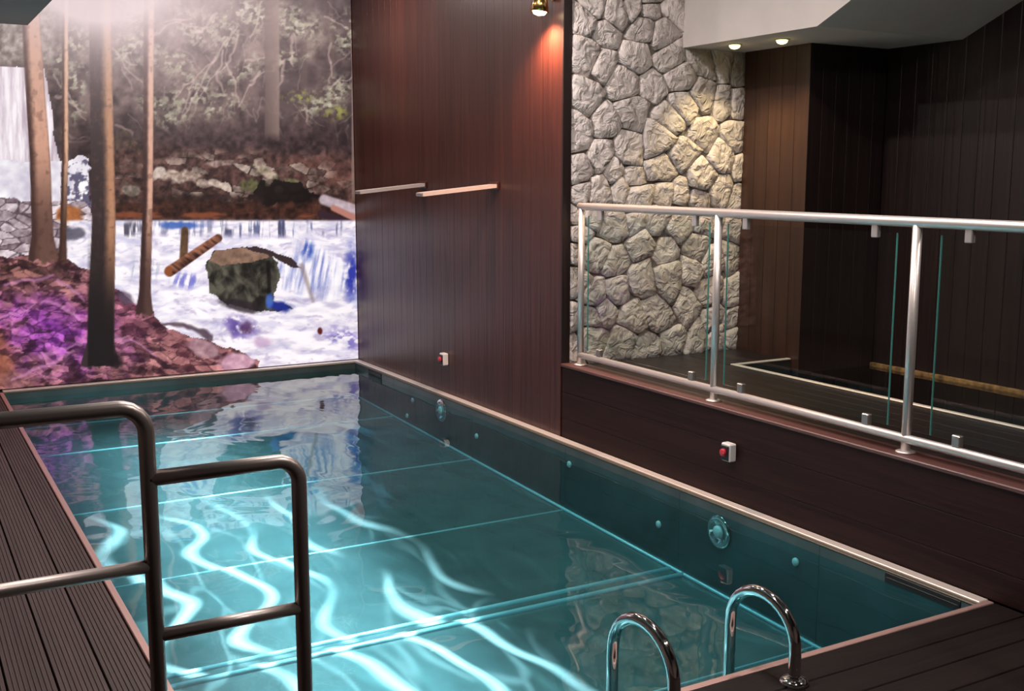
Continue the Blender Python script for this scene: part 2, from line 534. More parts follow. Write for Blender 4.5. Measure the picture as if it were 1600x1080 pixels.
for i, (sx_, sz_) in enumerate(seeds):
    poly = [(x0s, z0s), (x1s, z0s), (x1s, z1s), (x0s, z1s)]
    for j, (tx, tz) in enumerate(seeds):
        if i == j or (tx - sx_) ** 2 + (tz - sz_) ** 2 > .6: continue
        t_ = .5 + (wts[i] - wts[j]) / (2 * ((tx - sx_) ** 2 + (tz - sz_) ** 2))
        t_ = min(.72, max(.28, t_))
        # joints lean a little off the perpendicular so that the stones interlock
        lean = LEAN.get((min(i, j), max(i, j)), None)
        if lean is None:
            lean = LEAN[(min(i, j), max(i, j))] = random.uniform(-.42, .42)
        ca_, sa_ = math.cos(lean), math.sin(lean)
        nx0, nz0 = tx - sx_, tz - sz_
        poly = clip_poly(poly, sx_ + nx0 * t_, sz_ + nz0 * t_, nx0 * ca_ - nz0 * sa_, nx0 * sa_ + nz0 * ca_)
        if not poly: break
    if len(poly) < 3: continue
    # shrink for the joint, resample the outline, roughen it
    cx_ = sum(p[0] for p in poly) / len(poly); cz_ = sum(p[1] for p in poly) / len(poly)
    for k in range(len(poly)):
        pass
    inner = poly
    n0 = len(poly)
    for k in range(n0):
        p, q = poly[k], poly[(k + 1) % n0]
        ex, ez = q[0] - p[0], q[1] - p[1]
        L = math.hypot(ex, ez)
        if L < 1e-6: continue
        nx, nz = ez / L, -ex / L
        gap = .0022
        inner = clip_poly(inner, p[0] - nx * gap, p[1] - nz * gap, nx, nz) if inner else inner
    if len(inner) < 3: continue
    per = []
    for k in range(len(inner)):
        p, q = inner[k], inner[(k + 1) % len(inner)]
        L = math.hypot(q[0] - p[0], q[1] - p[1])
        m_ = max(1, int(round(L / .045)))
        for t in range(m_):
            per.append((p[0] + (q[0] - p[0]) * t / m_, p[1] + (q[1] - p[1]) * t / m_))
    # round the corners once
    per = [((per[k - 1][0] + 8 * per[k][0] + per[(k + 1) % len(per)][0]) / 10, (per[k - 1][1] + 8 * per[k][1] + per[(k + 1) % len(per)][1]) / 10) for k in range(len(per))]
    per = [(x + random.uniform(-.004, .004), z + random.uniform(-.004, .004)) for x, z in per]
    th = random.uniform(.022, .038)
    n_ = len(per)
    vs = []
    tiltx, tiltz = random.uniform(-.10, .10), random.uniform(-.10, .10)
    for (s, d, jit) in ((1.0, 0.0, 0), (0.992, .75, .003), (0.968, 1.0, .004), (0.55, 1.0, .006)):
        for (x, z) in per:
            X_, Z_ = cx_ + (x - cx_) * s, cz_ + (z - cz_) * s
            vs.append((X_, YS - th * d - random.uniform(-jit, jit) - (d > .5) * (tiltx * (X_ - cx_) + tiltz * (Z_ - cz_)), Z_))
    vs.append((cx_, YS - th - random.uniform(-.006, .006), cz_))
    fs = []
    for rr in range(3):
        fs += [(rr * n_ + k, rr * n_ + (k + 1) % n_, (rr + 1) * n_ + (k + 1) % n_, (rr + 1) * n_ + k) for k in range(n_)]
    fs += [(3 * n_ + k, 3 * n_ + (k + 1) % n_, 4 * n_) for k in range(n_)]
    st = M(); st.add(vs, fs, True)
    st.build('stone', 'stone', ws)

# pier right of the stone wall (lit brown side, shaded dark face, both put into the wood colour) and the far right wall, all of vertical boards
b = M(); b.box(XS - .008, XR + .2, YB + .022, YS + .14, .1, ZC)
wp = struct('wall_pier', b, 'groove', 'dark board-clad pier right of the stone wall with its side coloured brown as if lit')
nk = 5
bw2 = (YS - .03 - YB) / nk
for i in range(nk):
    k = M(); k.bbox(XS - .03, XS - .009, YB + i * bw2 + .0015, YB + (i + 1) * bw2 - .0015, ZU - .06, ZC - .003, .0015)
    k.build('board', 'lit_brown_wood', wp)
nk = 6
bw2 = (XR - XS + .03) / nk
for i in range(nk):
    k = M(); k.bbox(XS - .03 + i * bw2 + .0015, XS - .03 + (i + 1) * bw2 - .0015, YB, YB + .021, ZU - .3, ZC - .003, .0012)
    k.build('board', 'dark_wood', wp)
b = M(); b.box(XR + .022, XR + .2, YBK, YB + .02, .05, ZC)
wd = struct('wall_alcove', b, 'groove', 'very dark wall of vertical boards behind the balustrade at the right')
bw3 = .118
nk = int((YB - 0.2) / bw3)
pb = M(); pb.bbox(XR, XR + .021, -.5 * bw3 + .001, .5 * bw3 - .001, ZU - .3, ZC - .003, .003)
pm = pb.mesh('board', 'dark_wood')
for i in range(nk):
    o = bpy.data.objects.new('board', pm)
    COL.objects.link(o); o.parent = wd
    o.location = (0, YB - (i + .5) * bw3 - .001, 0)
b = M(); b.bbox(XR - .03, XR - .001, .2, YB - .002, ZU - .092, ZU - .060, .004)
t = b.build('trim_1', 'ochre_trim'); tag(t, 'uneven ochre trim strip at the foot of the dark board wall', 'trim', kind='structure')

# raised floor behind the balustrade: planks with a gap where the basin lies
XB0, YB1 = 4.505, 5.15
b = M()
b.box(XW + .10, XB0 - .03, YBK, YS + .02, ZU - .12, ZU - .026)
b.box(XB0 - .03, XS, YB1 + .03, YS + .02, ZU - .12, ZU - .026)
fr_ = struct('floor_raised', b, 'groove', 'dark plank floor of the raised level behind the balustrade', 'floor')
xs = np.linspace(XW + .125, XB0 - .03, 8)
for i in range(7):
    k = M(); k.bbox(xs[i] + .0007, xs[i + 1] - .0007, YBK + .02, YS - .052, ZU - .025, ZU, .0004)
    k.build('plank', 'floor_wood', fr_)
k_ = np.linspace(YB1 + .03, YS - .052, 5)
for i in range(4):
    k = M(); k.bbox(XB0 - .026, XS - .032, k_[i] + .0007, k_[i + 1] - .0007, ZU - .025, ZU, .0004)
    k.build('plank', 'floor_wood', fr_)

# stair landing overhead: flat underside, then a slope rising towards the viewer
XFC, YC, ZL = 4.45, 4.52, 2.40
sl = (2.499 - 2.371) / (4.525 - 4.239)
y_top = YC - (ZC - ZL) / sl
b = M()
b.prism([(YS - .002, ZL), (YC, ZL), (y_top, ZC - .002), (YS - .002, ZC - .002)], 'x', XFC, XR - .001)
so = struct('ceiling_landing', b, 'plaster', 'white boxed underside of a stair landing above the stone wall', 'ceiling')

# ------------------------------------------------------------------ decks
# left deck: grooved boards running away from the viewer
b = M(); b.box(XLW, XL - .03, YBK, YF + .02, -.12, -.030)
fl = struct('floor_left', b, 'groove', 'brown grooved decking left of the pool', 'floor')
wdk = .142
x_r = XL - .034
i = 0
while x_r - i * wdk > XLW + .1:
    xb, xa = x_r - i * wdk - .003, x_r - (i + 1) * wdk + .003
    prof = []
    ng = 9
    prof.append((xa, -.029)); prof.append((xa, -.003))
    step = (xb - xa) / ng
    for q in range(ng):
        a0 = xa + q * step
        prof += [(a0 + step * .10, 0.0), (a0 + step * .62, 0.0), (a0 + step * .70, -.0035), (a0 + step * .98, -.0035)]
    prof += [(xb, -.003), (xb, -.029)]
    k = M(); k.prism([(p[0], p[1]) for p in prof], 'y', YN if False else 2.42, YF - .03)
    k.build('plank', 'deck_wood', fl)
    i += 1
b = M(); b.bbox(XL - .031, XL - .004, 2.58, YI, -.02, .003, .003)
b.build('edge_strip', 'copper_trim', fl)

# near deck: dark boards running along the near edge
b = M(); b.box(XLW, XW + .02, YBK, 2.565, -.12, -.030)
fn = struct('floor_near', b, 'groove', 'dark wooden deck along the near edge of the pool', 'floor')
yy = 2.566
i = 0
while yy - (i + 1) * .135 > YBK:
    k = M()
    xlo = XLW + .01 if yy - i * .135 < 2.43 else XL - .004
    k.bbox(xlo, XW - .002, yy - (i + 1) * .135 + .002, yy - i * .135 - .002, -.029, 0, .003)
    k.build('plank', 'near_wood', fn)
    i += 1
b = M(); b.bbox(XL - .004, XW - .004, 2.567, 2.594, -.02, .002, .003)
b.build('edge_strip', 'copper_trim', fn)

# ------------------------------------------------------------------ pool
def fz(Y):
    return -0.373 - (6.676 - Y) * 0.0333


pool = thing('swimming_pool', 'rectangular stainless steel pool with welded panels and a bright metal rim', 'pool', ((XL + XI) / 2, (YN + YI) / 2, -.4))
seams = [YI, 8.10, 6.72, 5.50, 4.39, 3.40, YN]
for i in range(6):
    ya, yb = seams[i + 1], seams[i]
    n = 2
    b = M()
    b.add([(XL, ya, fz(ya)), (XI, ya, fz(ya)), (XI, yb, fz(yb)), (XL, yb, fz(yb)), (XL, ya, fz(ya) - .02), (XI, ya, fz(ya) - .02), (XI, yb, fz(yb) - .02), (XL, yb, fz(yb) - .02)],
          [(0, 1, 2, 3), (4, 7, 6, 5), (0, 4, 5, 1), (1, 5, 6, 2), (2, 6, 7, 3), (3, 7, 4, 0)])
    b.build('floor_panel', 'pool_sheet', pool)
for i in range(1, 6):
    y = seams[i]
    b = M()
    wdt = .028 if i == 4 else .012
    offs = (-.05, .05) if i == 4 else (0,)
    for o_ in offs:
        b.tube([(XL + .002, y + o_, fz(y) - .001), (XI - .002, y + o_, fz(y) - .001)], wdt * .6, 8)
    b.build('weld_seam', 'weld', pool)
b = M(); b.tube([(XI - .006, YN, fz(YN) + .004), (XI - .006, YI, fz(YI) + .004)], .011, 8)
b.build('weld_seam', 'weld', pool)
b = M(); b.tube([(XL + .006, YN, fz(YN) + .004), (XL + .006, YI, fz(YI) + .004)], .009, 8)
b.build('weld_seam', 'weld', pool)
b = M(); b.tube([(XL, YI - .006, fz(YI) + .004), (XI, YI - .006, fz(YI) + .004)], .008, 8)
b.build('weld_seam', 'weld', pool)
# side sheets
for i in range(6):
    ya, yb = seams[i + 1] + .001, seams[i] - .001
    b = M(); b.box(XI, XI + .012, ya, yb, -.62, -.012); b.build('side_sheet', 'pool_wall_sheet', pool)
    b = M(); b.box(XL - .003, XL, ya, yb, -.62, -.02); b.build('side_sheet', 'pool_wall_sheet', pool)
for xa, xb in ((XL, 2.09), (2.09, XI)):
    b = M(); b.box(xa, xb, YI, YI + .012, -.62, -.012); b.build('end_sheet', 'pool_wall_sheet', pool)
    b = M(); b.box(xa, xb, YN - .001, YN + .002, -.62, -.021); b.build('end_sheet', 'pool_wall_sheet', pool)
b = M(); b.bbox(XI + .022, XW - .001, YN + .001, YF - .022, -.011, .004, .003); b.build('rim', 'rim_steel', pool)
b = M(); b.bbox(XL - .003, XI + .021, YI + .035, YF - .022, -.011, .004, .003); b.build('rim', 'rim_steel', pool)
b = M(); b.bbox(XI - .002, XI + .021, YN + .001, YI + .034, -.011, -.003, .002); b.build('channel', 'olive_steel', pool)
b = M(); b.bbox(XL - .003, XI - .003, YI - .002, YI + .034, -.011, -.003, .002); b.build('channel', 'olive_steel', pool)
# skimmer slots, jets and small nozzles on the right side
for ya, yb in ((2.66, 3.03), (8.34, 8.62)):
    b = M(); b.bbox(XI - .004, XI + .002, ya, yb, -.054, -.0115, .002); sk = b.build('skimmer_slot', 'black_slot', pool)
    b = M(); b.bbox(XI - .006, XI - .002, ya + .01, yb - .01, -.036, -.030, .001); b.build('slot_bar', 'black_plastic', sk)
for y, z in ((4.07, -.140), (7.21, -.112)):
    b = M(); b.lathe((XI, y, z), (-1, 0, 0), [(0, .085), (.008, .085), (.014, .072), (.014, .058), (.004, .05)], 24)
    jt = b.build('jet', 'chrome', pool)
    b = M(); b.lathe((XI - .004, y, z), (-1, 0, 0), [(0, .034), (.012, .032), (.02, .02)], 18)
    b.build('jet_nozzle', 'white_plastic', jt)
for y, z in ((7.83, -.27), (6.65, -.19), (5.45, -.115), (4.56, -.24), (3.54, -.13), (7.72, -.125)):
    b = M(); b.lathe((XI, y, z), (-1, 0, 0), [(0, .020), (.006, .020), (.012, .012)], 16)
    b.build('nozzle', 'white_plastic', pool)

b = M()
b.add([(XL + .0005, YN + .0025, ZW), (XI - .0005, YN + .0025, ZW), (XI - .0005, YI - .0005, ZW), (XL + .0005, YI - .0005, ZW)], [(0, 1, 2, 3)])
wo = b.build('pool_water', 'pool_water')
tag(wo, 'clear turquoise water filling the steel pool, mirroring the print', 'water', kind='stuff')

# second basin on the raised floor
bs = thing('plunge_basin', 'small dark plunge basin with a pale metal rim on the raised floor', 'pool', ((XB0 + XR) / 2, 3.2, ZU - .3))
b = M()
yb0 = 0.6
b.box(XB0, XB0 + .006, yb0, YB1, ZU - .4, ZU - .003)
b.box(XB0, XS - .032, YB1, YB1 + .006, ZU - .4, ZU - .003)
b.box(XB0, XR - .001, yb0, YB1, ZU - .41, ZU - .4)
b.box(XB0, XR - .001, yb0 - .006, yb0, ZU - .4, ZU - .003)
b.build('lining', 'basin_lining', bs)
b = M(); b.bbox(XB0 - .022, XB0 + .012, yb0, YB1 + .025, ZU - .002, ZU + .008, .003); b.build('rim', 'rim_steel', bs)
b = M(); b.bbox(XB0 + .013, XS - .034, YB1 - .008, YB1 + .025, ZU - .002, ZU + .008, .003); b.build('rim', 'rim_steel', bs)
b = M()
b.add([(XB0 + .007, yb0 + .007, ZU - .082), (XR - .032, yb0 + .007, ZU - .082), (XR - .032, YB - .001, ZU - .082), (XB0 + .007, YB - .001, ZU - .082)], [(0, 1, 2, 3)])
tag(b.build('basin_water', 'basin_water'), 'dark still water in the small plunge basin', 'water', kind='stuff')

# ------------------------------------------------------------------ glass balustrade
XP = 3.622
posts = [5.545, 4.30, 3.075, 1.85, 0.62]
bal = thing('glass_balustrade', 'satin steel balustrade with clear glass panels along the raised floor', 'railing', (XP, 3.0, .466))
ZT, ZB = 1.425, .530
b = M(); b.tube([(XP, posts[0] + .022, ZT), (XP, posts[-1] - .02, ZT - .012)], .022, 16); b.build('handrail', 'satin_steel', bal)
b = M(); b.tube([(XP - .004, posts[0], ZB), (XP - .004, posts[-1], ZB - .006)], .019, 14); b.build('bottom_rail', 'satin_steel', bal)
for y in posts:
    b = M(); b.tube([(XP, y, .470), (XP, y, ZT - .005)], .0195, 16); po = b.build('post', 'satin_steel', bal)
    b = M(); b.lathe((XP, y, .4665), (0, 0, 1), [(0, .040), (.006, .040), (.010, .030), (.012, .021)], 20); b.build('base_flange', 'satin_steel', po)
for i in range(4):
    ya, yb = posts[i + 1] + .075, posts[i] - .075
    if i == 1: ya, yb = 3.175, 4.225
    if i == 2: ya, yb = 1.93, 2.955
    if i == 0: ya, yb = 4.365, 5.47
    b = M(); b.box(XP - .004, XP + .004, ya, yb, .565, 1.372); gp = b.build('glass_panel', 'clear_glass', bal)
    for y_ in (ya, yb):
        b = M(); b.box(XP - .0042, XP + .0042, y_ - .001, y_ + .001, .565, 1.372); b.build('glass_edge', 'glass_edge', gp)
    for y_ in (ya + .115, yb - .13):
        b = M(); b.bbox(XP - .012, XP + .012, y_ - .017, y_ + .017, 1.348, ZT - .018, .003); b.build('glass_clip', 'satin_steel', bal)
        b = M(); b.bbox(XP - .013, XP + .013, y_ - .020, y_ + .020, ZB + .015, .592, .004); b.build('glass_clip', 'dark_steel', bal)

# ------------------------------------------------------------------ stepped tube railing at the left
YR = 2.33
rl = thing('stair_railing', 'dark brushed steel stepped tube railing in front of the decking', 'railing', (.45, YR, 0))
RT = .0172
b = M(); b.tube(fillet([(-.62, YR, 1.128), (.444, YR, 1.128), (.444, YR, .004)], .055), RT, 18); b.build('top_tube', 'dark_steel', rl)
b = M(); b.tube(fillet([(.444, YR, .973), (.770, YR, .973), (.770, YR, .004)], .050), RT, 18); b.build('top_tube', 'dark_steel', rl)
b = M(); b.tube([(-.62, YR, .783), (.440, YR, .783)], .0145, 16); b.build('cross_tube', 'dark_steel', rl)
b = M(); b.tube([(.444, YR, .625), (.770, YR, .625)], .0145, 16); b.build('cross_tube', 'dark_steel', rl)
b = M(); b.tube([(-.60, YR, .004), (-.60, YR, 1.12)], RT, 18); b.build('post', 'dark_steel', rl)
for x in (-.60, .444, .770):
    b = M(); b.lathe((x, YR, .001), (0, 0, 1), [(0, .045), (.006, .045), (.010, .03), (.012, .019)], 20); b.build('base_flange', 'dark_steel', rl)

# ------------------------------------------------------------------ pool ladder
ld = thing('pool_ladder', 'chrome pool ladder with two hooped handrails at the near edge', 'ladder', (2.17, 2.6, 0))
for x, y1, y2, top in ((2.42, 2.442, 2.752, .250), (1.925, 2.425, 2.742, .258)):
    yc, ry = (y1 + y2) / 2, (y2 - y1) / 2
    path = [(x, y1, .003), (x, y1, .04), (x, y1, .09)]
    for k in range(1, 16):
        a = PI - PI * k / 16
        path.append((x, yc + ry * math.cos(a), .10 + (top - .10) * math.sin(a) ** .9))
    path += [(x, y2, .09), (x, y2, 0), (x, y2, -.2), (x, y2, -.40)]
    b = M(); b.tube(path, .0195, 18); hd = b.build('handrail', 'chrome', ld)
    b = M(); b.lathe((x, y1, .001), (0, 0, 1), [(0, .046), (.008, .046), (.016, .036), (.020, .022)], 24); b.build('flange', 'chrome', hd)
for z in (-.17, -.34):
    b = M(); b.bbox(1.925, 2.42, 2.725, 2.79, z - .012, z + .012, .004); b.build('tread', 'chrome', ld)

# ------------------------------------------------------------------ water blades and push buttons on the right wall
for (y, ln, lab) in ((6.52, .55, 'pale metal water spout jutting from the board wall, nearer the stone wall'), (7.64, .53, 'pale metal water spout jutting from the board wall, nearer the print')):
    sp = thing('water_spout', lab, 'spout', (XW, y, 1.54), 'water spouts on the board wall')
    b = M()
    b.prism([(XW - .001, 1.552), (XW - .001, 1.528), (XW - ln, 1.474), (XW - ln, 1.498)], 'y', y - .05, y + .05)
    b.build('blade', 'pale_spout', sp)
    b = M(); b.bbox(XW - ln - .008, XW - ln + .003, y - .046, y + .046, 1.478, 1.494, .002); b.build('lip', 'dark_steel', sp)
    b = M(); b.bbox(XW - .012, XW - .0006, y - .065, y + .065, 1.515, 1.565, .003); b.build('wall_plate', 'red_wood', sp)
for (y, z, lab) in ((7.27, .262, 'small white push button box with a red key on the tall board wall'), (4.08, .258, 'small push button box with a red key on the low curb wall')):
    pbt = thing('push_button', lab, 'button', (XW, y, z), 'pool push buttons')
    b = M(); b.bbox(XW - .045, XW - .0012, y - .034, y + .034, z - .045, z + .045, .006); b.build('housing', 'white_plastic', pbt)
    b = M(); b.bbox(XW - .050, XW - .0445, y - .028, y + .028, z - .040, z + .034, .002); b.build('face_plate', 'black_plastic', pbt)
    b = M(); b.lathe((XW - .050, y + .004, z), (-1, 0, 0), [(0, .020), (.012, .019), (.015, .014)], 16); b.build('key', 'red_plastic', pbt)

# ------------------------------------------------------------------ lamps
# wall spot above the board wall
lx, ly, lz = XW, 5.78, 2.615
scn = thing('wall_lamp', 'warm glowing brass spot lamp high on the board wall', 'lamp', (lx, ly, lz))
b = M(); b.lathe((lx - .001, ly, lz + .06), (-1, 0, 0), [(0, .045), (.015, .045), (.022, .03)], 22); b.build('wall_plate', 'brass', scn)
b = M(); b.tube([(lx - .02, ly, lz + .06), (lx - .07, ly, lz + .06), (lx - .09, ly, lz + .03)], .009, 10); b.build('arm', 'brass', scn)
dv = Vector((-.12, .02, -1)).normalized()
hp = Vector((lx - .09, ly, lz + .03))
b = M(); b.lathe(hp - dv * .02, dv, [(0, .018), (.01, .034), (.05, .044), (.105, .056), (.105, .051), (.06, .040)], 24); b.build('shade', 'brass', scn)
b = M(); b.lathe(hp + dv * .03, dv, [(0, .016), (.02, .036), (.048, .044), (.066, .034), (.074, .008)], 20); b.build('bulb', 'bulb_warm', scn)
lamp_obj('wall_lamp_light', lamp_data('wall_lamp_light', 'SPOT', 120, (1.0, .52, .30), spot_size=2.3, spot_blend=.9, shadow_soft_size=.03),
         hp + dv * .125, hp + dv * 1 + Vector((.25, 0, 0)))

# recessed spots in the landing underside
for i, (x, y) in enumerate(((4.611, 5.37), (4.685, 5.037))):
    dl = thing('recessed_spot', ('glowing recessed spot in the landing underside, nearest the stone wall', 'glowing recessed spot in the landing underside, right of its twin')[i], 'lamp', (x, y, ZL), 'recessed spots under the landing')
    b = M(); b.lathe((x, y, ZL - .0005), (0, 0, -1), [(0, .045), (.004, .045), (.006, .034)], 22); b.build('ring', 'satin_steel', dl)
    b = M(); b.lathe((x, y, ZL - .0062), (0, 0, -1), [(0, .034), (.010, .031), (.018, .022), (.022, .008)], 22); b.build('lens', 'lamp_warm', dl)
    lamp_obj('recessed_spot_light', lamp_data('recessed_spot_light', 'SPOT', (26, 18)[i], (1.0, .76, .40), spot_size=1.9, spot_blend=.6, shadow_soft_size=.03),
             (x, y, ZL - .035), (x + .05, y + .06, 0))

# ceiling downlights over the pool (out of frame)
cl_pos = [(4.35, 1.5), (2.85, 7.95), (1.6, 6.4), (2.6, 5.2), (2.9, 3.6), (1.5, 3.2), (2.2, 1.2)]
for i, (x, y) in enumerate(cl_pos):
    dl = thing('ceiling_downlight', ('round white ceiling downlight above the raised floor' if i == 0 else 'round white ceiling downlight over the pool'), 'lamp', (x, y, ZC), 'ceiling downlights over the pool')
    b = M(); b.lathe((x, y, ZC - .0005), (0, 0, -1), [(0, .085), (.006, .085), (.009, .066)], 24); b.build('ring', 'satin_steel', dl)
    b = M(); b.lathe((x, y, ZC - .0095), (0, 0, -1), [(0, .064), (.003, .060)], 24); b.build('lens', 'lamp_white', dl)
    lamp_obj('downlight_light', lamp_data('downlight_light', 'AREA', (26, 32, 32, 44, 40, 28, 36)[i], (1.0, .86, .80), shape='DISK', size=.12),
             (x, y, ZC - .022), (x, y, 0))


PHASE = -.32


# added light: a spot whose beam carries made-up water caustics for the pool floor
def added_spot(name, loc, target, energy, size, col, scale, seedv, sharp=0.10, base=0.10, wx=(.14, .243), wy=(.38, .57)):
    l = lamp_data(name, 'SPOT', energy, col, spot_size=size, spot_blend=.8, shadow_soft_size=.004)
    l.use_nodes = True
    nt = l.node_tree
    em = nt.nodes['Emission']
    tc = node(nt, 'ShaderNodeTexCoord')
    sp = node(nt, 'ShaderNodeSeparateXYZ')
    lk(nt, tc.outputs['Normal'], sp.inputs[0])
    d1 = node(nt, 'ShaderNodeMath', operation='DIVIDE'); d2 = node(nt, 'ShaderNodeMath', operation='DIVIDE')
    lk(nt, sp.outputs[0], d1.inputs[0]); lk(nt, sp.outputs[2], d1.inputs[1])
    lk(nt, sp.outputs[1], d2.inputs[0]); lk(nt, sp.outputs[2], d2.inputs[1])
    cb = node(nt, 'ShaderNodeCombineXYZ')
    lk(nt, d1.outputs[0], cb.inputs[0]); lk(nt, d2.outputs[0], cb.inputs[1]); cb.inputs[2].default_value = seedv
    mp = node(nt, 'ShaderNodeMapping'); mp.inputs['Scale'].default_value = (scale[0], scale[1], 1)
    lk(nt, cb.outputs[0], mp.inputs['Vector'])
    nz = node(nt, 'ShaderNodeTexNoise'); nz.inputs['Scale'].default_value = 1.1; nz.inputs['Detail'].default_value = 1.5
    lk(nt, mp.outputs[0], nz.inputs['Vector'])
    sc_ = node(nt, 'ShaderNodeVectorMath', operation='SCALE'); sc_.inputs['Scale'].default_value = 1.0
    lk(nt, nz.outputs['Color'], sc_.inputs[0])
    ad = node(nt, 'ShaderNodeVectorMath', operation='ADD')
    lk(nt, mp.outputs[0], ad.inputs[0]); lk(nt, sc_.outputs[0], ad.inputs[1])
    vo = node(nt, 'ShaderNodeTexVoronoi', feature='DISTANCE_TO_EDGE')
    vo.inputs['Scale'].default_value = 1.0
    lk(nt, ad.outputs[0], vo.inputs['Vector'])
    mr = node(nt, 'ShaderNodeMapRange', interpolation_type='SMOOTHSTEP')
    mr.inputs['From Min'].default_value = 0.0; mr.inputs['From Max'].default_value = sharp
    mr.inputs['To Min'].default_value = 1.0; mr.inputs['To Max'].default_value = 0.0
    lk(nt, vo.outputs['Distance'], mr.inputs['Value'])
    # wavering bands, shifted from sheet to sheet of the pool floor
    pf = node(nt, 'ShaderNodeMath', operation='MULTIPLY_ADD'); pf.inputs[1].default_value = 1 / .303; pf.inputs[2].default_value = PHASE
    lk(nt, d2.outputs[0], pf.inputs[0])
    fl_ = node(nt, 'ShaderNodeMath', operation='FLOOR'); lk(nt, pf.outputs[0], fl_.inputs[0])
    wn = node(nt, 'ShaderNodeTexWhiteNoise', noise_dimensions='1D'); lk(nt, fl_.outputs[0], wn.inputs['W'])
    bn = node(nt, 'ShaderNodeTexNoise'); bn.inputs['Scale'].default_value = 1.0; bn.inputs['Detail'].default_value = 0.6
    bmp = node(nt, 'ShaderNodeMapping'); bmp.inputs['Scale'].default_value = (3.0, 5.2, 1)
    cz = node(nt, 'ShaderNodeCombineXYZ'); lk(nt, d1.outputs[0], cz.inputs[0]); lk(nt, d2.outputs[0], cz.inputs[1]); lk(nt, wn.outputs['Value'], cz.inputs[2])
    lk(nt, cz.outputs[0], bmp.inputs['Vector']); lk(nt, bmp.outputs[0], bn.inputs['Vector'])
    b1_ = node(nt, 'ShaderNodeMath', operation='MULTIPLY_ADD'); b1_.inputs[1].default_value = 10.0
    lk(nt, d1.outputs[0], b1_.inputs[0]); lk(nt, wn.outputs['Value'], b1_.inputs[2])
    b2_ = node(nt, 'ShaderNodeMath', operation='MULTIPLY_ADD'); b2_.inputs[1].default_value = 2.3
    lk(nt, bn.outputs['Fac'], b2_.inputs[0]); lk(nt, b1_.outputs[0], b2_.inputs[2])
    pp = node(nt, 'ShaderNodeMath', operation='PINGPONG'); pp.inputs[1].default_value = 0.5
    lk(nt, b2_.outputs[0], pp.inputs[0])
    bl_ = node(nt, 'ShaderNodeMapRange', interpolation_type='SMOOTHSTEP')
    bl_.inputs['From Min'].default_value = 0.0; bl_.inputs['From Max'].default_value = sharp * 2.3
    bl_.inputs['To Min'].default_value = 1.0; bl_.inputs['To Max'].default_value = 0.0
    lk(nt, pp.outputs[0], bl_.inputs['Value'])
    vs_ = node(nt, 'ShaderNodeMath', operation='MULTIPLY'); vs_.inputs[1].default_value = 0.16; lk(nt, mr.outputs[0], vs_.inputs[0])
    mxx = node(nt, 'ShaderNodeMath', operation='MAXIMUM'); lk(nt, bl_.outputs[0], mxx.inputs[0]); lk(nt, vs_.outputs[0], mxx.inputs[1])
    n2 = node(nt, 'ShaderNodeTexNoise'); n2.inputs['Scale'].default_value = 0.9; n2.inputs['Detail'].default_value = 1
    lk(nt, mp.outputs[0], n2.inputs['Vector'])
    m2 = node(nt, 'ShaderNodeMapRange', interpolation_type='SMOOTHSTEP')
    m2.inputs['From Min'].default_value = 0.30; m2.inputs['From Max'].default_value = 0.55
    lk(nt, n2.outputs['Fac'], m2.inputs['Value'])
    mm = node(nt, 'ShaderNodeMath', operation='MULTIPLY')
    lk(nt, mxx.outputs[0], mm.inputs[0]); lk(nt, m2.outputs[0], mm.inputs[1])
    ma = node(nt, 'ShaderNodeMath', operation='ADD'); ma.inputs[1].default_value = base
    lk(nt, mm.outputs[0], ma.inputs[0])
    # soft masks keep the added beam on the water
    prev = ma.outputs[0]
    for dd, lo, hi in ((d1, *wx), (d2, *wy)):
        ab = node(nt, 'ShaderNodeMath', operation='ABSOLUTE'); lk(nt, dd.outputs[0], ab.inputs[0])
        ms = node(nt, 'ShaderNodeMapRange', interpolation_type='SMOOTHSTEP')
        ms.inputs['From Min'].default_value = lo; ms.inputs['From Max'].default_value = hi
        ms.inputs['To Min'].default_value = 1.0; ms.inputs['To Max'].default_value = 0.0
        lk(nt, ab.outputs[0], ms.inputs['Value'])
        mk = node(nt, 'ShaderNodeMath', operation='MULTIPLY')
        lk(nt, prev, mk.inputs[0]); lk(nt, ms.outputs[0], mk.inputs[1])
        prev = mk.outputs[0]
    lk(nt, prev, em.inputs['Strength'])
    return lamp_obj(name, l, loc, target)


added_spot('added_ripple_light', (1.62, 4.75, ZC - .05), None, 42000, 1.9, (1.0, .46, .43), (10.5, 3.6), 0.3, .070, .0)  # added unseen spot, throws the bright streaks onto the pool floor
added_spot('added_wash_light', (1.62, 5.75, ZC - .05), None, 6800, 2.1, (1.0, .66, .64), (10.5, 3.6), 0.3, .0001, 1.0, (.02, .243), (.60, .86))  # added unseen spot, brightens the left part of the pool

for (x, y, lab) in ((1.62, 4.75, 'black housing of the added streak light above the middle of the pool'), (1.62, 5.75, 'black housing of the added wash light above the far half of the pool')):  # invented housings around the two added spots
    pj = thing('added_light_housing', lab, 'lamp', (x, y, ZC), 'added light housings over the pool')
    b = M(); b.lathe((x, y, ZC - .0005), (0, 0, -1), [(0, .07), (.02, .07), (.038, .055), (.040, .045)], 24); b.build('housing', 'black_plastic', pj)
    b = M(); b.lathe((x, y, ZC - .0405), (0, 0, -1), [(0, .040), (.004, .034)], 24); b.build('lens', 'lamp_white', pj)

# ------------------------------------------------------------------ the print on the far wall
def hash2(ix, iy, s):
    h = np.sin(ix * 127.1 + iy * 311.7 + s * 74.7) * 43758.5453
    return h - np.floor(h)


